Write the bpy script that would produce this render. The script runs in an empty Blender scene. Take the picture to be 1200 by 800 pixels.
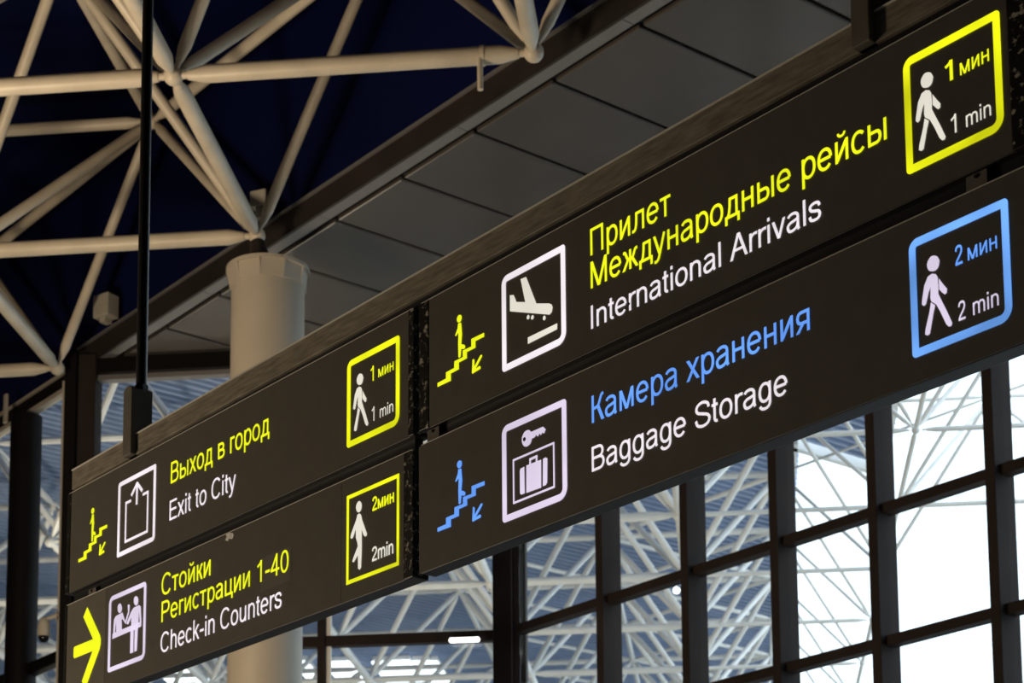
import bpy, math, random
from mathutils import Matrix, Vector
random.seed(7)
SC = bpy.context.scene
COL = SC.collection
S2 = math.sqrt(0.5)
PI = math.pi

# ------------------------------------------------------------------ camera
# world: x = along the roof grid, y = into the depth, z up, eye at the origin
cam = bpy.data.cameras.new('camera')
cam_o = bpy.data.objects.new('camera', cam)
COL.objects.link(cam_o)
R = (0.9942921, 0.1063302, -0.0087811)
DN = (-0.0234877, 0.1378611, -0.9901730)
F = (-0.1040747, 0.9847275, 0.1395717)
cam_o.matrix_world = Matrix(((R[0], -DN[0], -F[0], 0), (R[1], -DN[1], -F[1], 0), (R[2], -DN[2], -F[2], 0), (0, 0, 0, 1)))
cam.sensor_width = 36.0
cam.lens = 2445.24 / 1200 * 36
cam.shift_x = -(610.55 - 600) / 1200
cam.shift_y = (1028.3 - 400) / 1200
cam.clip_end = 400
cam.dof.use_dof = True
cam.dof.focus_distance = 5.9
cam.dof.aperture_fstop = 9.0
SC.camera = cam_o

# ------------------------------------------------------------------ sky, lights, exposure
w = bpy.data.worlds.new('sky')
SC.world = w
w.use_nodes = True
bg = w.node_tree.nodes['Background']
bg.inputs['Color'].default_value = (0.78, 0.89, 1.0, 1)
bg.inputs['Strength'].default_value = 2.3
SC.view_settings.view_transform = 'Standard'
SC.view_settings.look = 'None'
SC.view_settings.exposure = 0.0
SC.view_settings.gamma = 1.0
SC.view_settings.use_curve_mapping = False


def area(name, loc, target, size, power, color):
    l = bpy.data.lights.new(name, 'AREA')
    l.shape = 'DISK'
    l.size = size
    l.energy = power
    l.color = color
    o = bpy.data.objects.new(name, l)
    o.location = loc
    d = Vector(target) - Vector(loc)
    o.rotation_euler = d.to_track_quat('-Z', 'Y').to_euler()
    COL.objects.link(o)
    return o


WARM = (1.0, 0.80, 0.56)
area('hall_uplight', (-7.5, 11.5, 3.6), (-5.0, 15.8, 8.6), 1.4, 385, WARM)
area('hall_uplight', (-7.4, 6.6, 0.3), (-2.0, 7.2, 2.3), 1.2, 135, WARM)
area('beyond_uplight', (-9.5, 24.5, 1.0), (-9.0, 27.5, 11.0), 2.0, 640, (1.0, 0.84, 0.64))


# ------------------------------------------------------------------ materials
def new_mat(name):
    m = bpy.data.materials.new(name)
    m.use_nodes = True
    return m, m.node_tree, m.node_tree.nodes['Principled BSDF']


def mat(name, col, rough=0.5, metal=0.0, vary=0.0, scale=6.0, stretch=(1, 1, 1), bump=0.0, spec=0.5):
    m, nt, p = new_mat(name)
    p.inputs['Base Color'].default_value = (*col, 1)
    p.inputs['Roughness'].default_value = rough
    p.inputs['Metallic'].default_value = metal
    p.inputs['Specular IOR Level'].default_value = spec
    if vary or bump:
        tc = nt.nodes.new('ShaderNodeTexCoord')
        mp = nt.nodes.new('ShaderNodeMapping')
        mp.inputs['Scale'].default_value = stretch
        nz = nt.nodes.new('ShaderNodeTexNoise')
        nz.inputs['Scale'].default_value = scale
        nz.inputs['Detail'].default_value = 6
        nt.links.new(tc.outputs['Object'], mp.inputs['Vector'])
        nt.links.new(mp.outputs['Vector'], nz.inputs['Vector'])
        if vary:
            rp = nt.nodes.new('ShaderNodeValToRGB')
            rp.color_ramp.elements[0].position = 0.3
            rp.color_ramp.elements[1].position = 0.7
            rp.color_ramp.elements[0].color = (*[c * (1 - vary) for c in col], 1)
            rp.color_ramp.elements[1].color = (*[min(1, c * (1 + vary)) for c in col], 1)
            nt.links.new(nz.outputs['Fac'], rp.inputs['Fac'])
            nt.links.new(rp.outputs['Color'], p.inputs['Base Color'])
        if bump:
            b = nt.nodes.new('ShaderNodeBump')
            b.inputs['Strength'].default_value = bump
            b.inputs['Distance'].default_value = 0.01
            nt.links.new(nz.outputs['Fac'], b.inputs['Height'])
            nt.links.new(b.outputs['Normal'], p.inputs['Normal'])
    return m


def worn_mat(name, dark, bare, thresh, scale):
    """black paint chipped through to bare metal"""
    m, nt, p = new_mat(name)
    tc = nt.nodes.new('ShaderNodeTexCoord')
    nz = nt.nodes.new('ShaderNodeTexNoise')
    nz.inputs['Scale'].default_value = scale
    nz.inputs['Detail'].default_value = 8
    nz.inputs['Roughness'].default_value = 0.7
    rp = nt.nodes.new('ShaderNodeValToRGB')
    rp.color_ramp.elements[0].position = thresh
    rp.color_ramp.elements[1].position = thresh + 0.06
    rp.color_ramp.elements[0].color = (*dark, 1)
    rp.color_ramp.elements[1].color = (*bare, 1)
    nt.links.new(tc.outputs['Object'], nz.inputs['Vector'])
    nt.links.new(nz.outputs['Fac'], rp.inputs['Fac'])
    nt.links.new(rp.outputs['Color'], p.inputs['Base Color'])
    p.inputs['Roughness'].default_value = 0.4
    return m


def glow_mat(name, col, strength, vary=0.12, hot=None):
    """translucent film lit from inside the sign box; a little uneven where the tubes sit"""
    m, nt, p = new_mat(name)
    p.inputs['Base Color'].default_value = (*[c * 0.25 for c in col], 1)
    p.inputs['Roughness'].default_value = 0.4
    tc = nt.nodes.new('ShaderNodeTexCoord')
    nz = nt.nodes.new('ShaderNodeTexNoise')
    nz.inputs['Scale'].default_value = 5.0
    nz.inputs['Detail'].default_value = 1
    rp = nt.nodes.new('ShaderNodeMapRange')
    rp.inputs['From Min'].default_value = 0.3
    rp.inputs['From Max'].default_value = 0.7
    rp.inputs['To Min'].default_value = strength * (1 - vary)
    rp.inputs['To Max'].default_value = strength * (1 + vary)
    nt.links.new(tc.outputs['Object'], nz.inputs['Vector'])
    nt.links.new(nz.outputs['Fac'], rp.inputs['Value'])
    p.inputs['Emission Color'].default_value = (*col, 1)
    nt.links.new(rp.outputs['Result'], p.inputs['Emission Strength'])
    return m


def lamp_mat(name, col, strength):
    m, nt, p = new_mat(name)
    p.inputs['Emission Color'].default_value = (*col, 1)
    p.inputs['Emission Strength'].default_value = strength
    return m


def glass_mat(name):
    m = bpy.data.materials.new(name)
    m.use_nodes = True
    nt = m.node_tree
    nt.nodes.clear()
    out = nt.nodes.new('ShaderNodeOutputMaterial')
    mix = nt.nodes.new('ShaderNodeMixShader')
    tr = nt.nodes.new('ShaderNodeBsdfTransparent')
    tr.inputs['Color'].default_value = (0.93, 0.96, 0.96, 1)
    gl = nt.nodes.new('ShaderNodeBsdfGlossy')
    gl.inputs['Roughness'].default_value = 0.02
    lw = nt.nodes.new('ShaderNodeLayerWeight')
    pw = nt.nodes.new('ShaderNodeMath')
    pw.operation = 'POWER'
    pw.inputs[1].default_value = 5.0
    ml = nt.nodes.new('ShaderNodeMath')
    ml.operation = 'MULTIPLY_ADD'
    ml.inputs[1].default_value = 0.5
    ml.inputs[2].default_value = 0.025
    nt.links.new(lw.outputs['Facing'], pw.inputs[0])
    nt.links.new(pw.outputs[0], ml.inputs[0])
    nt.links.new(ml.outputs[0], mix.inputs['Fac'])
    nt.links.new(tr.outputs['BSDF'], mix.inputs[1])
    nt.links.new(gl.outputs['BSDF'], mix.inputs[2])
    nt.links.new(mix.outputs['Shader'], out.inputs['Surface'])
    return m


M = {
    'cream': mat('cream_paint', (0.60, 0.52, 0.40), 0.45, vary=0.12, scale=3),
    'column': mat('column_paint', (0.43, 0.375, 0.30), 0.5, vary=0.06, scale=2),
    'white_steel': mat('white_steel', (0.88, 0.87, 0.84), 0.45, vary=0.06, scale=3),
    'navy': mat('navy_ceiling', (0.0011, 0.0040, 0.040), 0.8, vary=0.3, scale=0.35, spec=0.1),
    'soffit': mat('soffit_metal', (0.084, 0.073, 0.064), 0.36, metal=0.25, vary=0.12, scale=1.2),
    'fascia': mat('fascia_brown', (0.018, 0.013, 0.010), 0.55, vary=0.4, scale=2),
    'strip': mat('strip_grey', (0.20, 0.19, 0.185), 0.4, metal=0.3, vary=0.06, scale=2),
    'black': mat('black_metal', (0.008, 0.008, 0.010), 0.45, vary=0.2, scale=8),
    'frame': mat('dark_window_frame', (0.026, 0.018, 0.0155), 0.65, vary=0.2, scale=2, spec=0.12),
    'frame_black': mat('black_window_frame', (0.0045, 0.0036, 0.0034), 0.6, vary=0.2, scale=2, spec=0.12),
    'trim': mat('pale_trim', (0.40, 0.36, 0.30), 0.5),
    'deck': mat('ribbed_deck', (0.30, 0.385, 0.575), 0.5, vary=0.1, scale=0.4),
    'glass': glass_mat('window_glass'),
    'face': mat('sign_face', (0.125, 0.115, 0.096), 0.42, vary=0.07, scale=14, bump=0.03),
    'face_alt': mat('sign_face_plate', (0.165, 0.151, 0.124), 0.42, vary=0.07, scale=14, bump=0.03),
    'worn': worn_mat('chipped_black', (0.010, 0.009, 0.008), (0.50, 0.46, 0.38), 0.55, 40),
    'worn_less': worn_mat('scuffed_black', (0.012, 0.011, 0.010), (0.36, 0.33, 0.28), 0.6, 50),
    'beam': mat('worn_steel', (0.25, 0.22, 0.17), 0.55, metal=0.0, vary=0.38, scale=9, stretch=(1.2, 4, 9), bump=0.08),
    'bare': mat('pale_edge_glint', (0.85, 0.82, 0.75), 0.35),  # pale mullion edge, and the highlights painted in on beam and sign boxes
    'hanger': mat('hanger_paint', (0.16, 0.145, 0.12), 0.45, vary=0.15, scale=20),
    'rod': mat('rod_steel', (0.035, 0.035, 0.036), 0.35, metal=0.3, vary=0.3, scale=30, stretch=(1, 1, 0.2)),
    'yellow': glow_mat('lit_yellow', (0.93, 1.0, 0.012), 0.95),
    'yellow_hot': glow_mat('lit_yellow_frame', (0.90, 0.93, 0.008), 0.98, vary=0.35),
    'white': glow_mat('lit_white', (0.95, 0.88, 0.93), 0.92, vary=0.10),
    'lilac': glow_mat('lit_lilac', (0.86, 0.76, 0.97), 0.82, vary=0.12),
    'ivory': glow_mat('lit_ivory', (0.90, 0.86, 0.74), 0.84, vary=0.08),
    'blue': glow_mat('lit_blue', (0.14, 0.36, 1.0), 0.98, vary=0.2),
    'blue_hot': glow_mat('lit_blue_frame', (0.17, 0.42, 1.0), 1.0, vary=0.35),
    'hole': mat('dark_cutout', (0.03, 0.026, 0.021), 0.5),
    'residue': mat('sticker_scrap', (0.88, 0.87, 0.83), 0.7, vary=0.15, scale=60),
    'floor': mat('stone_floor', (0.42, 0.40, 0.36), 0.35, vary=0.1, scale=0.6),
    'plaster': mat('plaster', (0.20, 0.18, 0.15), 0.8, vary=0.05, scale=1),
    'box': mat('box_grey', (0.40, 0.37, 0.31), 0.5, vary=0.08, scale=8),
    'cctv': mat('camera_plastic', (0.52, 0.47, 0.38), 0.4),
    'dome': mat('camera_dome', (0.004, 0.004, 0.005), 0.08),
    'lamp': lamp_mat('lamp_white', (1.0, 0.98, 0.94), 3.0),
    'rooflight': lamp_mat('rooflight_white', (0.92, 0.97, 1.0), 2.2),
}


# ------------------------------------------------------------------ mesh helpers
class MB:
    def __init__(self):
        self.v, self.f = [], []

    def poly(self, pts):
        n = len(self.v)
        self.v += [tuple(p) for p in pts]
        self.f.append(tuple(range(n, n + len(pts))))

    def box(self, x0, x1, y0, y1, z0, z1):
        n = len(self.v)
        self.v += [(x, y, z) for z in (z0, z1) for y in (y0, y1) for x in (x0, x1)]
        for q in ((0, 2, 3, 1), (4, 5, 7, 6), (0, 1, 5, 4), (2, 6, 7, 3), (0, 4, 6, 2), (1, 3, 7, 5)):
            self.f.append(tuple(n + i for i in q))
        return self

    def prism(self, pts, z0, z1):
        """pts counter-clockwise in x,y"""
        n, k = len(self.v), len(pts)
        self.v += [(p[0], p[1], z0) for p in pts] + [(p[0], p[1], z1) for p in pts]
        self.f.append(tuple(n + i for i in reversed(range(k))))
        self.f.append(tuple(n + k + i for i in range(k)))
        for i in range(k):
            j = (i + 1) % k
            self.f.append((n + i, n + j, n + k + j, n + k + i))
        return self

    def rings(self, p, q, prof, n=14):
        """lathe along p->q; prof = [(distance, radius)...], capped"""
        p, q = Vector(p), Vector(q)
        d = (q - p).normalized()
        a = d.orthogonal().normalized()
        b = d.cross(a)
        base = len(self.v)
        for t, r in prof:
            c = p + d * t
            for k in range(n):
                th = 2 * PI * k / n
                self.v.append(tuple(c + a * (r * math.cos(th)) + b * (r * math.sin(th))))
        for i in range(len(prof) - 1):
            for k in range(n):
                k2 = (k + 1) % n
                o = base + i * n
                self.f.append((o + k, o + k2, o + n + k2, o + n + k))
        self.f.append(tuple(base + k for k in reversed(range(n))))
        self.f.append(tuple(base + (len(prof) - 1) * n + k for k in range(n)))
        return self

    def cyl(self, p, q, r, n=14):
        L = (Vector(q) - Vector(p)).length
        return self.rings(p, q, [(0, r), (L, r)], n)

    def ball(self, c, r, n=12):
        c = Vector(c)
        prof = []
        for i in range(n + 1):
            a = -PI / 2 + PI * i / n
            prof.append((r + r * math.sin(a), max(1e-4, r * math.cos(a))))
        return self.rings(c - Vector((0, 0, r)), c + Vector((0, 0, r)), prof, 14)

    def build(self, name, m, parent=None, smooth=False, bevel=0.0):
        me = bpy.data.meshes.new(name)
        me.from_pydata(self.v, [], self.f)
        me.materials.append(m)
        if smooth:
            for p in me.polygons:
                p.use_smooth = True
            try:
                me.set_sharp_from_angle(angle=math.radians(40))
            except Exception:
                pass
        me.update()
        o = bpy.data.objects.new(name, me)
        COL.objects.link(o)
        if parent:
            o.parent = parent
        if bevel:
            b = o.modifiers.new('edge', 'BEVEL')
            b.width = bevel
            b.segments = 2
            b.limit_method = 'ANGLE'
        return o


def thing(name, label, cat, loc=(0, 0, 0), rot=(0, 0, 0), group=None):
    o = bpy.data.objects.new(name, None)
    COL.objects.link(o)
    o.empty_display_size = 0.1
    o.location = loc
    o.rotation_euler = rot
    tag(o, label, cat, group)
    return o


def tag(o, label, cat, group=None):
    o['label'] = label
    o['category'] = cat
    if group:
        o['group'] = group
    return o


def struct(name, loc=(0, 0, 0), rot=(0, 0, 0)):
    o = bpy.data.objects.new(name, None)
    COL.objects.link(o)
    o.location = loc
    o.rotation_euler = rot
    o['kind'] = 'structure'
    return o


def sbuild(mb, name, m, rot=(0, 0, 0), bevel=0.0):
    o = mb.build(name, m, bevel=bevel)
    o.rotation_euler = rot
    o['kind'] = 'structure'
    return o


def UV(u, v, z=0.0):
    return ((u + v) * S2, (v - u) * S2, z)


DIAG = (0, 0, -PI / 4)      # objects laid out along the sign / window direction: local x = u, y = v
FLOOR = -1.70
SOFF = 8.70                 # underside of the low metal soffit
VW = 13.0                   # front of the window-wall posts
YE = 20.9                   # glazed end wall
TOP = 11.3                  # dark roof

# ------------------------------------------------------------------ the hall shell
sbuild(MB().box(-70, 40, -40, 110, FLOOR - 0.2, FLOOR), 'floor', M['floor'])
sbuild(MB().box(-36, 14, -16, 10.05, TOP, TOP + 0.25), 'ceiling', M['navy'], DIAG)
sbuild(MB().box(-36, 14, 10.05, 10.25, SOFF + 0.10, TOP + 0.25), 'wall_right', M['navy'], DIAG)
sbuild(MB().box(-36.2, -36, -16, 10.05, FLOOR, TOP + 0.25), 'wall_far', M['plaster'], DIAG)
sbuild(MB().box(-36, 14, -16.2, -16, FLOOR, TOP + 0.25), 'wall_left', M['plaster'], DIAG)
sbuild(MB().box(14, 14.2, -16, 13.3, FLOOR, TOP + 0.25), 'wall_back', M['plaster'], DIAG)

sbuild(MB().box(-26.4, -26, 26.5, 63, FLOOR, 11.2), 'wall_beyond', M['plaster'])
sbuild(MB().box(-26.4, 0.9, 63, 63.4, FLOOR, 11.2), 'wall_end', M['plaster'])

# low soffit of metal pans between the open hall and the window wall
soffit = struct('ceiling_soffit', (0, 0, 0), DIAG)


def clip_y(poly, ymax):
    """keep the side nearer than the end wall: world y = (v-u)*S2 <= ymax"""
    g = lambda p: ymax - (p[1] - p[0]) * S2
    out = []
    for i in range(len(poly)):
        a, b = poly[i], poly[(i + 1) % len(poly)]
        ga, gb = g(a), g(b)
        if ga >= 0:
            out.append(a)
        if ga * gb < 0:
            t = ga / (ga - gb)
            out.append((a[0] + (b[0] - a[0]) * t, a[1] + (b[1] - a[1]) * t))
    return out


MB_back = MB()
MB_back.prism(clip_y([(-20.2, 9.99), (14, 9.99), (14, 13.3), (-20.2, 13.3)], YE + 0.1), SOFF + 0.05, SOFF + 0.10)
MB_back.build('backing', M['black'], soffit)
uj = -11.02
P_U = 1.0465
for k in range(-24, 9):
    a, b = uj - P_U * (k + 1), uj - P_U * k
    pts = clip_y([(a + 0.022, 10.175), (b - 0.022, 10.175), (b - 0.022, 13.02), (a + 0.022, 13.02)], YE)
    if len(pts) > 2:
        p = MB().prism(pts, SOFF, SOFF + 0.045)
        p.build('panel', M['soffit'], soffit, bevel=0.014)
# pale edge strip and dark vertical fascia of the soffit
for k in range(-12, 5):
    a, b = uj - 2 * P_U * (k + 1), uj - 2 * P_U * k
    pts = clip_y([(a + 0.004, 9.985), (b - 0.004, 9.985), (b - 0.004, 10.10), (a + 0.004, 10.10)], YE)
    if len(pts) > 2:
        MB().prism(pts, SOFF - 0.006, SOFF + 0.03).build('edge_strip', M['strip'], soffit)
sbuild(MB().box(-19.9, 14, 9.96, 9.99, SOFF - 0.002, SOFF + 0.215), 'trim_1', M['fascia'], DIAG)
sbuild(MB().box(-19.9, 14, 9.93, 9.99, SOFF + 0.215, SOFF + 0.235), 'trim_2', M['strip'], DIAG)

# ------------------------------------------------------------------ window wall (along u at v = 13)
win = struct('window_1', (0, 0, 0), DIAG)
mull = [-14.88, -13.68, -12.53, -11.38, -10.14, -8.95, -7.76, -6.57, -5.38, -4.19]
MW, MD = 0.10, 0.25
for u in mull:
    MB().box(u, u + MW, VW, VW + MD, FLOOR, SOFF + 0.02).build('mullion', M['frame'], win, bevel=0.006)
tz = [5.515 + 1.146 * k for k in range(-6, 3)]
edges = [-16.22] + mull + [-3.0]
for i in range(len(edges) - 1):
    a = edges[i] + (MW if i else 0.0)
    b = edges[i + 1]
    for z in tz:
        MB().box(a - 0.004, b + 0.004, VW + 0.07, VW + 0.20, z - 0.045, z + 0.045).build('transom', M['frame'], win, bevel=0.006)
    zs = [FLOOR] + tz + [SOFF + 0.03]
    for q in range(len(zs) - 1):
        MB().box(a - 0.002, b + 0.002, VW + 0.13, VW + 0.145, zs[q] + 0.04 * (q > 0), zs[q + 1] - 0.04).build('pane', M['glass'], win)
sbuild(MB().box(-3.0, 14, VW, VW + 0.3, FLOOR, SOFF + 0.1), 'wall_side', M['plaster'], DIAG)

# ------------------------------------------------------------------ glazed end wall (along x at y = YE)
end = struct('window_2')
X0, X1 = -6.73, -2.47
MB().box(X0 - 0.05, X1 + 0.2, YE - 0.08, YE + 0.14, 8.525, SOFF + 0.06).build('head_beam', M['frame_black'], end, bevel=0.006)
MB().box(X0 - 0.02, X1 + 0.05, YE - 0.03, YE + 0.08, 8.468, 8.523).build('head_strip', M['strip'], end)
ex = [X0, -4.32, X1]
MB().box(-4.325, -4.245, YE - 0.02, YE + 0.10, FLOOR, 8.467).build('mullion', M['frame'], end, bevel=0.006)
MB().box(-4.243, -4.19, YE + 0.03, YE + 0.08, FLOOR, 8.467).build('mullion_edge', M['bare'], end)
for a, b in ((X0, -4.325), (-4.245, X1)):
    z = 5.51 - 1.146 * 6
    zs = []
    while z < 8.3:
        if z < 6.0:
            MB().box(a + 0.002, b - 0.002, YE + 0.0, YE + 0.12, z - 0.055, z + 0.055).build('transom', M['frame'], end, bevel=0.006)
        zs.append(z)
        z += 1.146
    zs = [FLOOR] + [q for q in zs if q < 6.0 and q > FLOOR] + [8.46]
    for q in range(len(zs) - 1):
        MB().box(a + 0.004, b - 0.004, YE + 0.045, YE + 0.058, zs[q] + 0.056, zs[q + 1] - 0.056 * (q < len(zs) - 2)).build('pane', M['glass'], end)
# corner post where the end wall meets the window wall, and the post at the soffit corner
MB().box(-2.47, -2.27, YE - 0.10, YE + 0.12, FLOOR, SOFF + 0.04).build('corner_post', M['frame'], end, bevel=0.008)
MB().box(-2.268, -2.13, YE - 0.04, YE + 0.16, FLOOR, SOFF + 0.04).build('corner_post', M['frame'], end, bevel=0.008)
MB().box(-7.06, -6.93, YE - 0.16, YE + 0.10, FLOOR, SOFF + 0.06).build('corner_post', M['frame_black'], end, bevel=0.008)
MB().box(-6.928, -6.735, YE - 0.10, YE + 0.14, FLOOR, SOFF + 0.04).build('corner_post', M['frame'], end, bevel=0.008)
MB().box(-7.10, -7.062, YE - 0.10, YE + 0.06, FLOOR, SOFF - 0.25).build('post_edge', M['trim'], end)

# ------------------------------------------------------------------ glazed side wall beyond the corner post (along u at v = 9.98)
lw = struct('window_3', (0, 0, 0), DIAG)
VL = 9.98
lm = [-21.08, -22.75, -24.3, -25.85, -27.4, -28.95, -30.5, -32.05, -33.6]
MB().box(-35.9, -19.98, VL - 0.02, VL + 0.10, 8.60, 8.765).build('head_beam', M['frame_black'], lw, bevel=0.006)
MB().box(-35.9, -19.98, VL - 0.05, VL - 0.022, 8.742, 8.772).build('head_strip', M['trim'], lw)
MB().box(-35.9, -19.98, VL - 0.03, VL + 0.06, 8.545, 8.598).build('head_strip', M['trim'], lw)
for u in lm:
    mb = MB()
    mb.cyl((u, VL - 0.06, FLOOR), (u, VL - 0.06, 8.50), 0.175, 24)
    o = mb.build('mullion', M['frame_black'], lw, smooth=True)
    MB().box(u - 0.40, u - 0.15, VL - 0.03, VL + 0.06, FLOOR, 8.54).build('mullion_fin', M['frame'], lw)
    MB().box(u - 0.16, u - 0.09, VL - 0.275, VL - 0.238, 8.42, 8.76).build('mullion_bracket', M['trim'], lw, bevel=0.01)
le = [-19.98] + lm
for i in range(len(le) - 1):
    b, a = le[i] - (0.12 if i else 0.0), le[i + 1] + 0.12
    zs = [5.555 - 1.146 * k for k in range(6, -1, -1)]
    for z in zs:
        MB().box(a - 0.01, b, VL - 0.05, VL + 0.07, z - 0.065, z + 0.065).build('transom', M['frame_black'], lw, bevel=0.006)
    zz = [FLOOR] + zs + [8.55]
    for q in range(len(zz) - 1):
        MB().box(a, b, VL + 0.015, VL + 0.03, zz[q] + 0.06 * (q > 0), zz[q + 1] - (0.06 if q < len(zz) - 2 else 0.01)).build('pane', M['glass'], lw)

# ------------------------------------------------------------------ ribbed roof deck beyond the glazing
deck = MB()
ZD = 11.0


pitch, rib = 0.19, 0.115
# ribs run along v; deck clipped to world regions  (A) x < 1.0 for y < 62   (B) x < 2.35 and u > -21.2
def v_range(u):
    """stretch of v (for this u) that the roof covers"""
    # x = (u+v)*S2 ; y = (v-u)*S2
    lo = max(10.3, (20.5 / S2 + u) if u < -16.2 else 13.5)
    xm = 2.35 if u > -21.2 else 0.95
    hi = min(xm / S2 - u, 62 / S2 + u)
    return lo, hi


u = -52.0
while u < -6.0:
    prof = [(u, 0.0), (u + 0.07, 0.0), (u + 0.085, rib), (u + 0.175, rib), (u + pitch, 0.0)]
    lo, hi = v_range(u)
    if u < -20.2:
        lo = max(lo, 10.3)
    if hi > lo + 0.3:
        for i in range(4):
            (ua, za), (ub, zb) = prof[i], prof[i + 1]
            deck.poly([(ua, lo, ZD + za), (ub, lo, ZD + zb), (ub, hi, ZD + zb), (ua, hi, ZD + za)])
    u += pitch
sbuild(deck, 'ceiling_beyond', M['deck'], DIAG)
sbuild(MB().box(0.88, 1.04, 30.8, 62, 10.92, 11.14), 'trim_3', M['white_steel'])
sbuild(MB().box(-21.30, -21.18, 22.55, 24.56, 10.92, 11.14), 'trim_4', M['white_steel'], DIAG)
sbuild(MB().box(2.31, 2.45, 20.5, 32.4, 10.92, 11.14), 'trim_5', M['white_steel'])

# ------------------------------------------------------------------ space frames
MOD = 2.83


def proj(P):
    x = sum(R[i] * P[i] for i in range(3))
    y = sum(DN[i] * P[i] for i in range(3))
    z = sum(F[i] * P[i] for i in range(3))
    if z < 0.5:
        return None
    return 610.55 + 2445.24 * x / z, 1028.3 + 2445.24 * y / z, z


def slim(p, q, r):
    """members out past the roof edge are thinned to imitate sky bloom"""
    return r * 0.55 if r < 0.0605 and p[1] > 20 and (p[0] + q[0]) / 2 > 0.6 else r


def tube_mb(mb, p, q, r, node_r, n=12):
    r = slim(p, q, r)
    L = (Vector(q) - Vector(p)).length
    c0 = node_r * 0.8
    cone = 0.13 + r
    return mb.rings(p, q, [(c0, r * 0.42), (c0 + 0.05, r * 0.42), (c0 + 0.055, r * 0.55), (c0 + cone, r), (L - c0 - cone, r),
                           (L - c0 - 0.055, r * 0.55), (L - c0 - 0.05, r * 0.42), (L - c0, r * 0.42)], n)


def space_frame(root, x0, y0, zb, zt, ok_b, ok_t, irange, jrange, rb, rt, rd, m, node_r, win_ok, extra=None, maxn=100):
    B = {(i, j): (x0 + i * MOD, y0 + j * MOD, zb) for i in irange for j in jrange if ok_b(x0 + i * MOD, y0 + j * MOD, i, j)}
    T = {(i, j): (x0 + (i + .5) * MOD, y0 + (j + .5) * MOD, zt) for i in irange for j in jrange
         if ok_t(x0 + (i + .5) * MOD, y0 + (j + .5) * MOD, i, j)}
    tubes = []
    for (i, j), p in B.items():
        for q in ((i + 1, j), (i, j + 1)):
            if q in B:
                tubes.append((p, B[q], rb))
        for q in ((i, j), (i - 1, j), (i, j - 1), (i - 1, j - 1)):
            if q in T:
                tubes.append((p, T[q], rd))
    for (i, j), p in T.items():
        for q in ((i + 1, j), (i, j + 1)):
            if q in T:
                tubes.append((p, T[q], rt))
    if extra:
        tubes += extra(B, T)

    def score(p, q, r):
        s = 0
        for t in (0.1, 0.3, 0.5, 0.7, 0.9):
            P = [p[k] + (q[k] - p[k]) * t for k in range(3)]
            a = proj(P)
            if a and win_ok(a[0], a[1]):
                s += r / a[2] * (Vector(q) - Vector(p)).length / a[2]
        return s
    ranked = sorted(tubes, key=lambda t: -score(*t))
    rest = MB()
    k = 0
    for p, q, r in ranked:
        sc = score(p, q, r)
        if k < maxn and sc > 0:
            tube_mb(MB_ := MB(), p, q, r, node_r, 16)
            MB_.build('tube', m, root, smooth=True)
            k += 1
        else:
            tube_mb(rest, p, q, r, node_r, 8)
    if rest.v:
        o = rest.build('tube_web', m, root, smooth=True)
        o['kind'] = 'stuff'
    nodes = []
    far = MB()
    for P in list(B.values()) + list(T.values()):
        a = proj(P)
        s = 1 / a[2] if a and win_ok(a[0], a[1]) else 0
        nodes.append((s, P))
    nodes.sort(key=lambda t: -t[0])
    for k, (s, P) in enumerate(nodes):
        if s > 0 and k < 60:
            MB().ball(P, node_r * (0.6 if P[1] > 20 and P[0] > 0.6 else 1), 10).build('node', m, root, smooth=True)  # nodes against the sky shrunk as well, imitating bloom
        else:
            far.ball(P, node_r, 6)
    if far.v:
        o = far.build('node_web', m, root, smooth=True)
        o['kind'] = 'stuff'


sf = thing('space_frame', 'cream painted tubular space frame under the dark navy ceiling', 'roof truss', (0, 0, 0))


def edge_chords(B, T):
    out = []
    for (i, j), p in T.items():
        if i + j == 0 and (i + 1, j - 1) in T:
            out.append((p, T[(i + 1, j - 1)], 0.058))
    return out


space_frame(sf, -4.25, 14.9, 8.5, 10.45, lambda x, y, i, j: i + j <= 1 and y > 10.5, lambda x, y, i, j: i + j <= 0 and y > 10.5,
            range(-7, 5), range(-5, 8), 0.070, 0.060, 0.052, M['cream'], 0.078,
            lambda x, y: -150 < x < 900 and -250 < y < 480, edge_chords)
# strap and drop pipe clamped to the nearest bottom chord
mb = MB()
mb.rings((-1.83, 14.9, 8.5), (-1.80, 14.9, 8.5), [(0, 0.078), (0.03, 0.078)], 16)
mb.cyl((-1.83, 14.86, 8.50), (-1.83, 14.86, 8.20), 0.022, 10)
mb.build('pipe_clamp', M['cream'], sf, smooth=True)

sb = thing('space_frame', 'white tubular space frame under the ribbed roof beyond the glazing', 'roof truss', (0, 0, 0))


def ok_beyond(x, y, i, j):
    v = (x + y) * S2
    if v < 10.3 or (v < 13.6 and y < 21.4):
        return False
    return x < 2.4 or y < 28


def braces(B, T):
    """diagonal bracing in the upper layer beyond the window wall"""
    return [(p, T[(i + 1, j - 1)], 0.040) for (i, j), p in T.items() if i >= 0 and (i + 1, j - 1) in T] + \
           [(p, T[(i + 1, j + 1)], 0.040) for (i, j), p in T.items() if i >= -1 and j > 5 and (i + 1, j + 1) in T]


space_frame(sb, -3.50, 15.17, 8.5, 10.45, ok_beyond, ok_beyond, range(-8, 5), range(-1, 13), 0.060, 0.054, 0.050, M['white_steel'], 0.085,
            lambda x, y: -20 < x < 1220 and 430 < y < 820 and not (90 < x < 480 and y > 560) and y > 780 - 0.40 * max(0, x - 200) * 0.9, braces)

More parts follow.
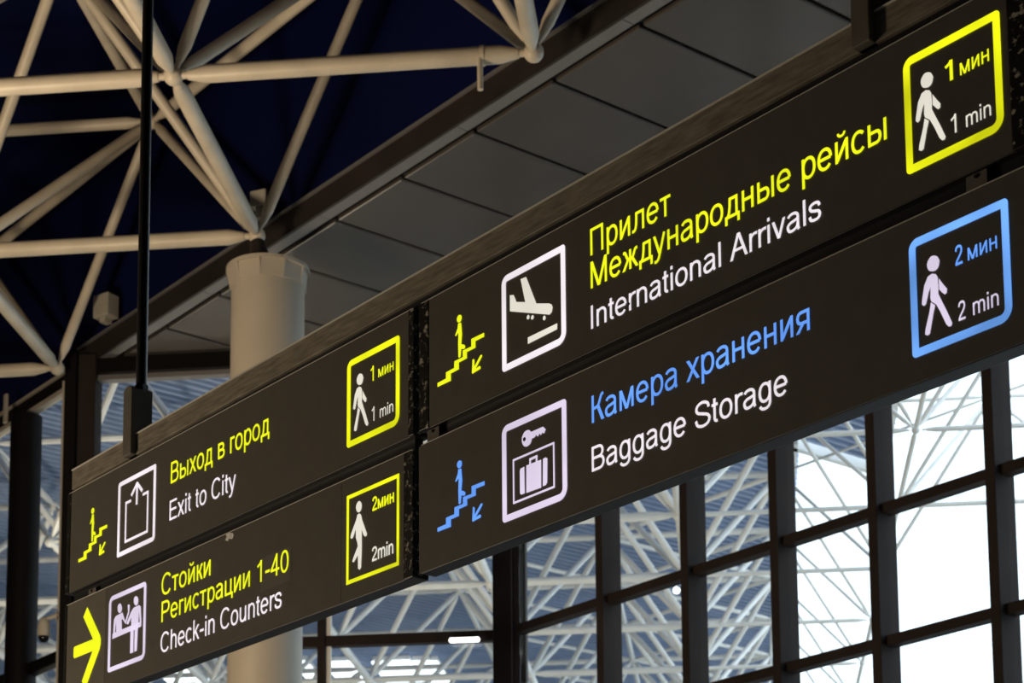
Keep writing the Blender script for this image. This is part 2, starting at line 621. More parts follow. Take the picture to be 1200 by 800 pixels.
# ------------------------------------------------------------------ column
cx, cy = -4.12, 17.63
col = thing('column', 'round cream column with a ribbed collar beneath the truss node', 'column', (cx, cy, FLOOR))
H = 8.11 - FLOOR
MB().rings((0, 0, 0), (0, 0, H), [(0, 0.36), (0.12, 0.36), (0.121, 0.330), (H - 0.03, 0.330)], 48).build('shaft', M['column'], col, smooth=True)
n = 10
mb = MB()
mb.rings((0, 0, H - 0.03), (0, 0, H), [(0, 0.378), (0.03, 0.378)], 40)
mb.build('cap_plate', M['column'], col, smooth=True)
pts_o = [(math.cos(2 * PI * (k + .5) / n), math.sin(2 * PI * (k + .5) / n)) for k in range(n)]
mb = MB()
z0, z1 = H - 0.185, H - 0.031
for k in range(n):
    a, b = pts_o[k], pts_o[(k + 1) % n]
    ri, ro = 0.30, 0.362
    mb.poly([(a[0] * 0.349, a[1] * 0.349, z0), (b[0] * 0.349, b[1] * 0.349, z0), (b[0] * ro, b[1] * ro, z1), (a[0] * ro, a[1] * ro, z1)])
    mb.poly([(a[0] * ri, a[1] * ri, z0), (b[0] * ri, b[1] * ri, z0), (b[0] * 0.349, b[1] * 0.349, z0), (a[0] * 0.349, a[1] * 0.349, z0)])
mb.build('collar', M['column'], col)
for k in range(n):
    a = 2 * PI * (k + .5) / n
    c_, s_ = math.cos(a), math.sin(a)
    t = 0.011
    mb = MB()
    q = [(x * c_ - y * s_, x * s_ + y * c_) for x, y in ((0.32, -t), (0.344, -t), (0.344, t), (0.32, t))]
    q2 = [(x * c_ - y * s_, x * s_ + y * c_) for x, y in ((0.32, -t), (0.374, -t), (0.374, t), (0.32, t))]
    lo = [(*p, z0 - 0.004) for p in q]
    hi = [(*p, z1) for p in q2]
    mb.poly(lo[::-1])
    mb.poly(hi)
    for e in range(4):
        f = (e + 1) % 4
        mb.poly([lo[e], lo[f], hi[f], hi[e]])
    mb.build('rib', M['column'], col)
MB().rings((-0.06, 0.04, H), (-0.13, 0.10, H + 0.33), [(0, 0.20), (0.04, 0.20), (0.041, 0.12), (0.22, 0.085), (0.33, 0.07)], 18).build('bearing', M['fascia'], col, smooth=True)

# ------------------------------------------------------------------ the hanging sign
VS = 3.5432


def sign_thing(name, label, cat, u, z, tilt=0.0, group=None):
    return thing(name, label, cat, UV(u, VS, z), (0, tilt, -PI / 4), group)


bm_t = sign_thing('support_beam', 'worn brown steel beam from which the dark sign boxes hang', 'beam', -7.116, 2.62)
L = 5.6
MB().box(0, L, 0, 0.06, 0, 0.077).build('rail', M['beam'], bm_t, bevel=0.002)
MB().box(0.001, L, -0.003, 0.010, 0.0755, 0.0802).build('top_highlight', M['bare'], bm_t)  # added pale strip, a painted-in highlight along the beam top
MB().box(0.02, L, 0.012, 0.058, -0.027, -0.001).build('spacer', M['black'], bm_t)

for k, (u0, u1, zt, lab) in enumerate(((-6.670, -6.606, 2.885, 'black hanger rod with clamp gripping the beam end above the Exit to City box'),
                                       (-3.084, -3.027, 3.30, 'dark flat hanger clamped on the beam above the International Arrivals box'))):
    t = sign_thing('hanger_rod', lab, 'hanger', u0, 2.62, 0, 'hangers holding the sign beam')
    wd = u1 - u0
    h = zt - 2.62
    mb = MB()
    pr = [(0, 0), (wd, 0), (wd, h - 0.012), (wd * 0.72, h), (wd * 0.28, h), (0, h - 0.012)]
    n0 = len(mb.v)
    y0, y1 = -0.022, 0.066
    mb.v += [(x, y0, z) for x, z in pr] + [(x, y1, z) for x, z in pr]
    K = len(pr)
    mb.f.append(tuple(range(K)))
    mb.f.append(tuple(reversed(range(K, 2 * K))))
    for i in range(K):
        j = (i + 1) % K
        mb.f.append((j, i, K + i, K + j))
    mb.build('clamp', M['hanger'], t, bevel=0.003)
    mb = MB()
    mb.cyl((wd / 2, 0.035, h - 0.02), (wd / 2, 0.035, TOP - 2.62), 0.0205, 18)
    mb.build('rod', M['rod'], t, smooth=True)
    mb = MB()
    mb.cyl((wd / 2, 0.035, h - 0.005), (wd / 2, 0.035, h + 0.016), 0.026, 6)
    mb.build('nut', M['rod'], t)

# ---- lettering: strokes drawn glyph by glyph, units of 1/1000 em
WX, WY = 90.0, 78.0


def arc(cx, cy, rx, ry, a0, a1, n=None):
    n = n or max(4, int(abs(a1 - a0) / 12))
    out = []
    for i in range(n + 1):
        a = math.radians(a0 + (a1 - a0) * i / n)
        c, s = math.cos(a), math.sin(a)
        e = 0.92
        out.append((cx + rx * math.copysign(abs(c) ** e, c), cy + ry * math.copysign(abs(s) ** e, s)))
    return out


def spl(P, n=7):
    out = []
    for i in range(len(P) - 1):
        p0, p1, p2, p3 = P[max(i - 1, 0)], P[i], P[i + 1], P[min(i + 2, len(P) - 1)]
        for k in range(n):
            t = k / n
            out.append(tuple(0.5 * (2 * p1[d] + (p2[d] - p0[d]) * t + (2 * p0[d] - 5 * p1[d] + 4 * p2[d] - p3[d]) * t * t
                                    + (3 * p1[d] - p0[d] - 3 * p2[d] + p3[d]) * t ** 3) for d in (0, 1)))
    out.append(P[-1])
    return out


def Vt(x, y0, y1):
    return ('q', [(x - WX / 2, y0), (x + WX / 2, y0), (x + WX / 2, y1), (x - WX / 2, y1)])


def Hz(y, x0, x1):
    return ('q', [(x0, y - WY / 2), (x1, y - WY / 2), (x1, y + WY / 2), (x0, y + WY / 2)])


def Dg(x0, y0, x1, y1, wd=100):
    return ('q', [(x0 - wd / 2, y0), (x0 + wd / 2, y0), (x1 + wd / 2, y1), (x1 - wd / 2, y1)])


def St(pts, k=1.0):
    return ('s', pts, k)


def Q(x0, x1, y0, y1):
    return ('q', [(x0, y0), (x1, y0), (x1, y1), (x0, y1)])


o_ = [St(arc(278, 259, 200, 233, 0, 360, 30))]
e_ = [Hz(268, 82, 476), St(arc(278, 259, 199, 233, 2, 322, 28))]
a_ = [St([(436, 372 - 280)] + [(436, 372)] + arc(262, 372, 174, 121, 0, 160)[1:]),
      St(spl([(436, 312), (300, 282), (170, 258), (88, 200), (84, 120), (128, 45), (215, 26), (330, 50), (405, 110), (436, 200)])),
      St([(436, 100), (446, 45), (470, 0)])]
u_ = [Vt(446, 0, 519), St([(110, 519), (110, 190)] + arc(270, 190, 160, 163, 180, 300)[1:] + [(420, 120), (446, 180)])]
c_ = [St(arc(272, 259, 193, 233, 42, 318, 24))]
i_ru = [Vt(112, 0, 519), Vt(448, 0, 519), Dg(120, 30, 440, 489, 118)]
y_ = [Dg(52, 519, 252, 20, 98), St([(448, 519), (262, 10), (225, -80), (185, -140), (125, -165), (50, -160)])]
x_ = [Dg(62, 0, 432, 519, 112), Dg(438, 0, 68, 519, 112)]
p_ = [Vt(110, -199, 519), St(arc(297, 259, 187, 233, 0, 360, 30))]
C_ = [St(arc(378, 358, 287, 331, 38, 322, 28))]
B_ = [Vt(121, 0, 716), Hz(677, 121, 370), Hz(377, 121, 390), Hz(39, 121, 395), St(arc(365, 527, 180, 150, 90, -90)), St(arc(388, 208, 196, 169, 90, -90))]
GL = {
    'I': (278, [Vt(140, 0, 716)]),
    'n': (556, [Vt(110, 0, 519), St([(110, 300)] + arc(278, 330, 168, 163, 170, 0) + [(446, 0)])]),
    't': (278, [St([(130, 655), (130, 110)] + arc(215, 120, 85, 85, 190, 285)), Hz(480, 22, 252)]),
    'e': (556, e_), 'r': (333, [Vt(110, 0, 519), St([(110, 290)] + arc(290, 305, 180, 172, 170, 70))]),
    'a': (556, a_), 'i': (222, [Vt(111, 0, 519), Q(66, 156, 615, 716)]), 'o': (556, o_), 'l': (222, [Vt(111, 0, 716)]),
    'A': (667, [Dg(52, 0, 330, 716, 104), Dg(615, 0, 337, 716, 104), Hz(255, 150, 520)]),
    'v': (500, [Dg(54, 519, 250, 0, 98), Dg(446, 519, 250, 0, 98)]),
    's': (500, [St(spl([(416, 372), (375, 462), (250, 491), (120, 455), (92, 380), (140, 308), (250, 270), (375, 232), (420, 150), (378, 55), (250, 27), (115, 62), (75, 165)]))]),
    'B': (667, B_), 'В': (667, B_),
    'g': (556, [St(arc(268, 262, 184, 231, 0, 360, 28)), St([(448, 519), (448, 0)] + arc(262, -12, 186, 155, -5, -160)), ]),
    'S': (667, [St(spl([(575, 500), (530, 618), (340, 680), (160, 630), (104, 525), (160, 430), (340, 368), (530, 300), (598, 195), (530, 80), (340, 35), (145, 90), (78, 235)]))]),
    'E': (667, [Vt(127, 0, 716), Hz(677, 127, 606), Hz(376, 127, 575), Hz(39, 127, 620)]),
    'x': (500, x_), 'х': (500, x_), 'C': (722, C_), 'С': (722, C_), 'y': (500, y_), 'у': (500, y_),
    'h': (556, [Vt(110, 0, 716), St([(110, 300)] + arc(278, 330, 168, 163, 170, 0) + [(446, 0)])]),
    'c': (500, c_), 'с': (500, c_),
    'k': (500, [Vt(110, 0, 716), Dg(120, 215, 420, 519, 120), Dg(225, 305, 440, 0, 110)]),
    '-': (333, [Q(32, 300, 215, 303)]), 'u': (556, u_),
    'm': (833, [Vt(110, 0, 519), St([(110, 310)] + arc(262, 345, 152, 148, 170, 0) + [(414, 0)]), St([(414, 310)] + arc(567, 345, 153, 148, 170, 0) + [(720, 0)])]),
    '1': (556, [Vt(329, 0, 716), St(spl([(335, 700), (265, 610), (109, 532)]))]),
    '2': (556, [St(spl([(82, 515), (115, 620), (200, 668), (280, 678), (410, 640), (458, 530), (415, 410), (290, 285), (150, 160), (75, 50)])), Hz(42, 30, 508)]),
    '4': (556, [Vt(370, 0, 716), St([(50, 206), (375, 690)]), Hz(206, 20, 525)]),
    '0': (556, [St(arc(275, 352, 192, 326, 0, 360, 32))]),
    'П': (719, [Vt(125, 0, 716), Vt(594, 0, 716), Hz(677, 125, 594)]),
    'р': (556, p_), 'и': (559, i_ru),
    'л': (583, [Vt(470, 0, 519), Hz(480, 160, 470), St(spl([(195, 500), (190, 260), (158, 100), (105, 45), (20, 40)]))]),
    'т': (458, [Vt(229, 0, 519), Hz(480, 20, 438)]),
    'М': (833, [Vt(120, 0, 716), Vt(714, 0, 716), Dg(125, 716, 417, 0, 110), Dg(709, 716, 417, 0, 110)]),
    'ж': (669, [Vt(335, 0, 519), St(spl([(45, 482), (130, 470), (205, 330), (262, 276), (335, 270)])), St(spl([(625, 482), (540, 470), (465, 330), (408, 276), (335, 270)])),
                Dg(60, 0, 255, 275, 112), Dg(610, 0, 415, 275, 112)]),
    'д': (583, [Hz(39, 32, 560), Vt(72, -150, 60), Vt(518, -150, 60), Vt(452, 40, 519), Hz(480, 185, 452), St([(215, 505), (205, 300), (175, 130), (120, 40)])]),
    'н': (552, [Vt(110, 0, 519), Vt(442, 0, 519), Hz(275, 110, 442)]),
    'ы': (719, [Vt(110, 0, 519), Vt(610, 0, 519), Hz(303, 110, 330), Hz(39, 110, 330), St(arc(325, 171, 125, 132, 90, -90))]),
    'й': (559, i_ru + [St(arc(280, 695, 105, 85, 180, 360), 0.75)]),
    'К': (583, [Vt(121, 0, 716), St(spl([(560, 677), (480, 655), (415, 540), (345, 415), (250, 374), (121, 370)])), Dg(330, 400, 525, 0, 122)]),
    'м': (687, [Vt(110, 0, 519), Vt(577, 0, 519), Dg(115, 519, 343, 0, 104), Dg(572, 519, 343, 0, 104)]),
    'я': (542, [Vt(432, 0, 519), Hz(480, 205, 432), Hz(222, 205, 432), St(arc(212, 351, 128, 129, 90, 270)), Dg(280, 235, 75, 0, 115)]),
    'г': (365, [Vt(110, 0, 519), Hz(480, 110, 350)]),
    'к': (438, [Vt(110, 0, 519), St(spl([(420, 480), (350, 465), (285, 340), (210, 278), (110, 272)])), Dg(235, 285, 385, 0, 114)]),
    'в': (531, [Vt(110, 0, 519), Hz(480, 110, 300), Hz(275, 110, 315), Hz(39, 110, 320), St(arc(298, 378, 125, 102, 90, -90)), St(arc(318, 157, 148, 118, 90, -90))]),
    'Р': (667, [Vt(121, 0, 716), Hz(677, 121, 375), Hz(325, 121, 375), St(arc(372, 501, 208, 176, 90, -90))]),
    'ц': (573, [Vt(110, 0, 519), Vt(440, 0, 519), Hz(39, 110, 560), Vt(518, -140, 60)]),
    ' ': (278, []),
}
for a, b in (('о', 'o'), ('а', 'a'), ('е', 'e')):
    GL[a] = GL[b]


def stroke_quads(pts, k, bold):
    """offset a centre line with a pen a little wider than tall"""
    n = len(pts)
    closed = math.dist(pts[0], pts[-1]) < 1e-6
    off = []
    for i in range(n):
        if closed:
            a, b = pts[(i - 1) % (n - 1)], pts[(i + 1) % (n - 1)]
        else:
            a, b = pts[max(i - 1, 0)], pts[min(i + 1, n - 1)]
        dx, dy = b[0] - a[0], b[1] - a[1]
        l = math.hypot(dx, dy) or 1
        nx, ny = -dy / l, dx / l
        off.append((nx * WX / 2 * k * bold, ny * WY / 2 * k * bold))
    out = []
    for i in range(n - 1):
        p, q, a, b = pts[i], pts[i + 1], off[i], off[i + 1]
        out.append([(p[0] - a[0], p[1] - a[1]), (q[0] - b[0], q[1] - b[1]), (q[0] + b[0], q[1] + b[1]), (p[0] + a[0], p[1] + a[1])])
    return out


def text_polys(s, bold=1.0):
    polys, x = [], 0.0
    for ch in s:
        adv, shapes = GL[ch]
        for sh in shapes:
            if sh[0] == 'q':
                q = sh[1]
                if bold != 1.0:
                    mx = sum(p[0] for p in q) / 4
                    my = sum(p[1] for p in q) / 4
                    wq = max(p[0] for p in q) - min(p[0] for p in q)
                    hq = max(p[1] for p in q) - min(p[1] for p in q)
                    gx = (bold - 1) * WX / wq if wq < hq else 0
                    gy = (bold - 1) * WY / hq if hq < wq else 0
                    q = [(mx + (p[0] - mx) * (1 + gx), my + (p[1] - my) * (1 + gy)) for p in q]
                polys.append([(p[0] + x, p[1]) for p in q])
            else:
                for q in stroke_quads(sh[1], sh[2], bold):
                    polys.append([(p[0] + x, p[1]) for p in q])
        x += adv
    return polys


YF = -0.0016      # film sits on the face of the box


class Sign:
    def __init__(self, root, u, z):
        self.r, self.u, self.z = root, u, z

    def film(self, name, polys, m, lift=0.0, label=None):
        mb = MB()
        for p in polys:
            a = sum(p[i][0] * p[(i + 1) % len(p)][1] - p[(i + 1) % len(p)][0] * p[i][1] for i in range(len(p)))
            if a < 0:
                p = p[::-1]
            mb.poly([(x - self.u, YF - lift, y - self.z) for x, y in p])
        o = mb.build(name, m, self.r)
        if label:
            o['label'] = label
        return o

    def text(self, s, u0, u1, base, cap, m, capunits=716.0, bold=1.0, label=None):
        ps = text_polys(s, bold)
        a = min(q[0] for p in ps for q in p)
        b = max(q[0] for p in ps for q in p)
        sx, sz = (u1 - u0) / (b - a), cap / capunits
        x = 0.0
        o = None
        for word in s.split(' '):
            ws = text_polys(word, bold)
            o = self.film('lettering', [[(u0 + (q[0] + x - a) * sx, base + q[1] * sz) for q in p] for p in ws], m, label=label)
            x += sum(GL[ch][0] for ch in word) + GL[' '][0]
        return o

    def ring(self, u0, u1, z0, z1, wdt, m, rad=(0.03, 0.012, 0.03, 0.012), name='border'):
        """square outline; corner radii for top-left, top-right, bottom-right, bottom-left"""
        def outline(d):
            out = []
            for (cx_, cz_, sx, sz, r, a0) in ((u0, z1, 1, -1, rad[0], 180), (u1, z1, -1, -1, rad[1], 90), (u1, z0, -1, 1, rad[2], 0), (u0, z0, 1, 1, rad[3], -90)):
                rr = max(r, d + 0.0005)
                X, Z = cx_ + sx * rr, cz_ + sz * rr
                for i in range(9):
                    a = math.radians(a0 - 90 * i / 8)
                    out.append((X + (rr - d) * math.cos(a), Z + (rr - d) * math.sin(a)))
            return out
        A, Bq = outline(0), outline(wdt)
        n_ = len(A)
        return self.film(name, [[A[i], A[(i + 1) % n_], Bq[(i + 1) % n_], Bq[i]] for i in range(n_)], m)


def bar(p, q, wd):
    dx, dy = q[0] - p[0], q[1] - p[1]
    l = math.hypot(dx, dy)
    nx, ny = -dy / l * wd / 2, dx / l * wd / 2
    return [(p[0] + nx, p[1] + ny), (q[0] + nx, q[1] + ny), (q[0] - nx, q[1] - ny), (p[0] - nx, p[1] - ny)]


def mm(P, du, dz):
    return [(x / 1000.0 + du, z / 1000.0 + dz) for x, z in P]


PG = {}
PG['STAIR'] = [(98,2318), (140,2319), (140,2338), (180,2339), (181,2359), (222,2359), (222,2379), (263,2378), (263,2401), (324,2400), (324,2388), (283,2388), (283,2368), (242,2368), (242,2349), (203,2348), (203,2328), (164,2327), (164,2305), (98,2306)]
PG['SHEAD'] = [(217,2477), (214,2473), (209,2470), (204,2471), (199,2473), (196,2477), (194,2482), (195,2488), (199,2492), (203,2494), (209,2493), (214,2491), (217,2487), (218,2482)]
PG['SBODY'] = [(200,2469), (215,2467), (219,2431), (215,2401), (230,2394), (235,2387), (230,2381), (215,2386), (212,2364), (206,2362), (201,2365), (200,2405), (202,2441), (190,2434), (185,2436), (198,2456)]
PG['SARR1'] = [(305,2337), (312,2338), (314,2332), (271,2293), (265,2302)]
PG['SARR2'] = [(268,2336), (274,2337), (278,2332), (277,2307), (270,2293), (265,2296)]
PG['SARR3'] = [(269,2294), (267,2301), (301,2307), (307,2303), (305,2297)]
PG['WHEAD'] = [(1986,2449), (1982,2444), (1977,2442), (1971,2442), (1965,2444), (1959,2447), (1955,2453), (1953,2459), (1953,2466), (1956,2472), (1960,2476), (1965,2479), (1971,2479), (1977,2477), (1983,2473), (1986,2468), (1989,2461), (1988,2455)]
PG['WBODY'] = [(1954,2435), (1966,2438), (1977,2433), (1982,2424), (1983,2401), (1982,2385), (1990,2367), (2004,2337), (2018,2304), (2015,2298), (2008,2299), (2001,2307), (1986,2341), (1975,2362), (1961,2374), (1959,2383), (1961,2408), (1955,2398), (1946,2373), (1940,2370), (1934,2376), (1935,2385), (1943,2418)]
PG['WARM'] = [(1985,2420), (1996,2403), (2007,2388), (2006,2379), (2000,2377), (1994,2383), (1985,2394)]
PG['WLEG'] = [(1960,2372), (1972,2361), (1966,2344), (1954,2300), (1947,2298), (1940,2303), (1942,2315), (1955,2351)]
PG['PLANE'] = [(444,2472), (461,2467), (469,2452), (473,2442), (513,2428), (493,2503), (518,2501), (562,2407), (618,2388), (629,2381), (633,2371), (629,2359), (619,2355), (444,2424)]
PG['WHEEL0'] = [(531,2376), (529,2373), (525,2373), (521,2374), (519,2378), (519,2382), (522,2385), (526,2386), (529,2384), (531,2381)]
PG['WHEEL1'] = [(550,2370), (548,2367), (544,2366), (540,2367), (538,2371), (538,2375), (541,2378), (544,2379), (548,2377), (550,2374)]
PG['WHEEL2'] = [(602,2350), (599,2347), (596,2346), (592,2348), (590,2352), (590,2356), (592,2359), (596,2360), (600,2358), (602,2354)]
PG['RUNWAY'] = [(523,2320), (652,2319), (651,2302), (523,2301)]
PG['KEYO'] = [(536,2019), (533,2012), (528,2007), (521,2005), (514,2004), (507,2006), (501,2009), (496,2015), (493,2022), (492,2029), (493,2037), (497,2043), (502,2048), (509,2051), (516,2051), (523,2050), (529,2046), (534,2040), (537,2033), (538,2026)]
PG['KEYH'] = [(510,2026), (509,2024), (508,2023), (506,2022), (504,2022), (502,2022), (501,2023), (499,2025), (498,2027), (498,2029), (498,2031), (499,2032), (501,2034), (502,2034), (504,2034), (506,2034), (508,2033), (509,2031), (510,2030), (511,2028)]
PG['KEYS'] = [(532,2041), (586,2041), (597,2030), (590,2020), (582,2025), (576,2019), (570,2026), (563,2019), (555,2026), (549,2021), (533,2020)]
PG['CASE'] = [(511,1950), (576,1949), (575,1869), (510,1871)]
PG['CASEL'] = [(482,1942), (485,1948), (502,1949), (503,1872), (487,1872), (482,1877)]
PG['CASER'] = [(584,1949), (596,1950), (603,1945), (601,1877), (595,1871), (582,1871)]
PG['CASEH'] = [(528,1946), (528,1963), (556,1964), (556,1948)]
PG['CH1'] = [(459,2031), (458,2024), (454,2019), (449,2016), (443,2016), (436,2018), (431,2023), (427,2030), (425,2037), (426,2044), (430,2050), (435,2052), (441,2053), (448,2050), (453,2045), (457,2038)]
PG['CH2'] = [(582,2032), (581,2026), (578,2021), (572,2018), (566,2018), (559,2021), (553,2026), (549,2033), (548,2040), (549,2046), (552,2051), (558,2054), (564,2054), (571,2051), (577,2046), (581,2040)]
PG['CT1'] = [(413,2011), (464,2014), (486,1976), (506,2007), (503,2032), (511,2035), (518,2029), (515,2003), (491,1964), (468,1986), (458,1991), (462,1949), (419,1950), (415,1991), (409,1950), (395,1951), (399,2000)]
PG['CT2'] = [(548,2014), (589,2015), (601,2007), (608,1951), (597,1948), (588,1993), (586,1930), (532,1929), (532,1981), (508,1959), (496,1966), (530,2003)]
PG['CCTR'] = [(389,1929), (391,1950), (608,1951), (607,1932)]
PG['CL1'] = [(528,1936), (552,1936), (552,1847), (528,1848)]
PG['CL2'] = [(559,1936), (583,1936), (578,1848), (560,1848)]
PG['LHEAD'] = [(2002,2038), (2000,2032), (1997,2028), (1992,2025), (1987,2025), (1981,2026), (1977,2030), (1973,2035), (1971,2041), (1971,2047), (1973,2053), (1977,2057), (1982,2060), (1987,2061), (1993,2059), (1997,2055), (2001,2050), (2002,2044)]
PG['LBODY'] = [(1979,2019), (1989,2021), (1999,2014), (2005,1996), (2031,1947), (2030,1940), (2021,1939), (2013,1946), (2003,1965), (2004,1908), (2001,1847), (1994,1840), (1984,1846), (1983,1889), (1969,1878), (1960,1871), (1952,1876), (1957,1885), (1982,1918), (1978,1933), (1971,1947), (1971,1975), (1956,1952), (1948,1949), (1941,1955), (1945,1967), (1971,2002)]


def sign_box(name, label, u0, u1, z0, z1, capL, capR, tilt=0.0, uo=None, faces=None):
    uo = uo if uo is not None else u0
    t = sign_thing(name, label, 'sign', uo, z0, tilt, 'boxes of the hanging direction sign')
    h = z1 - z0
    a, b = u0 - uo, u1 - uo
    MB().box(a + 0.002, b - 0.002, 0.004, 0.060, 0, h).build('housing', M['black'], t, bevel=0.003)
    fs = faces or [(u0 + capL, u1 - capR, 'face')]
    for (fa, fb, m) in fs:
        MB().box(fa - uo, fb - uo, 0.0, 0.004, 0.002, h - 0.002).build('face_panel', M[m], t)
    if capL:
        MB().box(a, a + capL - 0.002, -0.002, 0.058, 0.001, h - 0.001).build('end_cap', M['worn' if capL > 0.04 else 'worn_less'], t, bevel=0.002)
    if capR:
        MB().box(b - capR + 0.002, b, -0.002, 0.058, 0.001, h - 0.001).build('end_cap', M['worn'], t, bevel=0.002)
    MB().box(a + 0.01, b - 0.01, 0.001, 0.006, h, h + 0.0022).build('edge_highlight', M['bare'], t)  # thin bright highlight on the box top, put in as a pale strip
    if z0 > 2.1:
        MB().box(a + 0.03, b - 0.03, 0.026, 0.056, -0.0405, 0.001).build('mounting_rail', M['black'], t)
    return t, Sign(t, uo, z0)


def walker(s, du, dz, m):
    s.film('walking_figure', [mm(PG[k], du, dz) for k in ('WHEAD', 'WBODY', 'WARM', 'WLEG')], m)


def stairs(s, du, dz, m):
    s.film('stairs_symbol', [mm(PG[k], du, dz) for k in ('STAIR', 'SHEAD', 'SBODY', 'SARR1', 'SARR2', 'SARR3')], m)


FW = 0.0198

# --- upper box near the clamp: exit to city
t, s = sign_box('sign_box', 'dark sign box reading Exit to City in white beneath the beam', -7.150, -4.873, 2.194, 2.594, 0.032, 0.030, 0.007, -4.873)
stairs(s, -7.143, -0.0070, M['yellow'])
s.ring(-6.736, -6.452, 2.2445, 2.5305, 0.017, M['white'], (0.016, 0.008, 0.02, 0.008))
s.film('exit_arrow', [bar(mm([a], -7.15, -.011)[0], mm([b], -7.15, -.011)[0], 0.013) for a, b in
                      (((557, 2424), (558, 2498)), ((515, 2468), (560, 2506)), ((556, 2506), (598, 2465)))], M['white'])
C = mm([(514, 2450), (476, 2450), (476, 2303), (640, 2303), (640, 2450), (601, 2450)], -7.15, -.011)
s.film('doorway_symbol', [bar(C[i], C[i + 1], 0.010) for i in range(5)] + [[(p[0] - .005, p[1] - .005), (p[0] + .005, p[1] - .005), (p[0] + .005, p[1] + .005), (p[0] - .005, p[1] + .005)] for p in C[1:5]], M['white'])
s.text('Выход в город', -6.3436, -5.6876, 2.4260, 0.078, M['yellow'], label='yellow lettering')
s.text('Exit to City', -6.348, -5.898, 2.2910, 0.0726, M['white'], label='white lettering')
s.ring(-5.230, -4.946, 2.2485, 2.532, FW, M['yellow_hot'], (0.026, 0.012, 0.034, 0.012))
walker(s, -7.1295, -0.0065, M['ivory'])
s.text('1', -5.1008, -5.084, 2.4273, 0.049, M['yellow'])
s.text('мин', -5.059, -4.978, 2.4290, 0.0275, M['yellow'], 519)
s.text('1', -5.0936, -5.0795, 2.2970, 0.0465, M['ivory'])
s.text('min', -5.050, -4.979, 2.2970, 0.0275, M['ivory'], 519)

# --- upper box: international arrivals
t, s = sign_box('sign_box', 'dark sign box with aeroplane symbol reading International Arrivals', -4.845, -2.56, 2.194, 2.594, 0.050, 0.092)
stairs(s, -4.85, 0, M['yellow'])
s.ring(-4.4435, -4.161, 2.2525, 2.538, FW, M['white'], (0.026, 0.012, 0.034, 0.012))
s.film('aeroplane_symbol', [mm(PG[k], -4.85, 0) for k in ('PLANE', 'WHEEL0', 'WHEEL1', 'WHEEL2', 'RUNWAY')], M['ivory'])
s.text('Прилет', -4.055, -3.736, 2.4632, 0.0762, M['yellow'], label='yellow lettering')
s.text('Международные рейсы', -4.056, -3.003, 2.3690, 0.0758, M['yellow'], label='yellow lettering')
s.text('International Arrivals', -4.0564, -3.214, 2.2545, 0.0660, M['white'], label='white lettering')
s.ring(-2.9478, -2.670, 2.2560, 2.538, FW, M['yellow_hot'], (0.026, 0.012, 0.034, 0.012))
walker(s, -4.85, 0, M['ivory'])
s.text('1', -2.8273, -2.8045, 2.4297, 0.049, M['yellow'], bold=1.35)
s.text('мин', -2.7845, -2.7031, 2.4297, 0.029, M['yellow'], 519)
s.text('1', -2.8163, -2.8005, 2.3016, 0.045, M['ivory'])
s.text('min', -2.7735, -2.7039, 2.3016, 0.0275, M['ivory'], 519)
MB().rings((0.943, -0.003, 0.0795), (0.943, 0.004, 0.0795), [(0, 0.0035), (0.007, 0.0035)], 10).build('screw', M['black'], t)

# --- lower box at the tail end: check-in counters
t, s = sign_box('sign_box', 'dark sign box with big yellow arrow reading Check-in Counters', -7.152, -4.878, 1.755, 2.150, 0.022, 0.050, 0.0070, -4.87,
                [(-7.130, -6.820, 'face_alt'), (-6.8185, -5.262, 'face'), (-5.2605, -4.928, 'face')])
s.film('direction_arrow', [mm([(154, 2059), (185, 2091), (291, 1962), (298, 1946), (298, 1924), (291, 1908), (185, 1779), (154, 1811), (235, 1912), (88, 1912), (81, 1919), (81, 1950), (86, 1957), (237, 1957)], -7.15, 0.016)], M['yellow'])
s.ring(-6.792, -6.510, 1.8205, 2.107, 0.0175, M['lilac'], (0.03, 0.018, 0.03, 0.012))
s.film('counter_symbol', [mm(PG[k], -7.15, 0.0135) for k in ('CH1', 'CH2', 'CT1', 'CT2', 'CCTR', 'CL1', 'CL2')], M['lilac'])
s.text('Стойки', -6.3984, -6.0588, 2.0265, 0.0775, M['yellow'], label='yellow lettering')
s.text('Регистрации 1-40', -6.3953, -5.5636, 1.9300, 0.0745, M['yellow'], label='yellow lettering')
s.text('Check-in Counters', -6.3976, -5.6035, 1.8180, 0.0720, M['white'], label='white lettering')
s.ring(-5.2305, -4.949, 1.8075, 2.0935, 0.0125, M['yellow_hot'], (0.002, 0.002, 0.002, 0.002))
s.film('standing_figure', [mm(PG[k], -7.15, 0) for k in ('LHEAD', 'LBODY')], M['ivory'])
s.text('2мин', -5.0903, -4.9762, 2.0105, 0.0425, M['yellow'], bold=1.4)
s.text('2min', -5.0909, -4.9785, 1.8510, 0.0440, M['ivory'], bold=1.4)
s.film('sticker_scrap', [[(-5.966, 2.128), (-5.945, 2.119), (-5.940, 2.127), (-5.918, 2.120), (-5.908, 2.131), (-5.914, 2.140), (-5.935, 2.147), (-5.962, 2.146), (-5.955, 2.137)]], M['residue'])
s.film('film_patch', [[(-5.735, 1.895), (-5.55, 1.895), (-5.55, 2.01), (-5.735, 2.01)]], M['face_alt'], -0.0008)

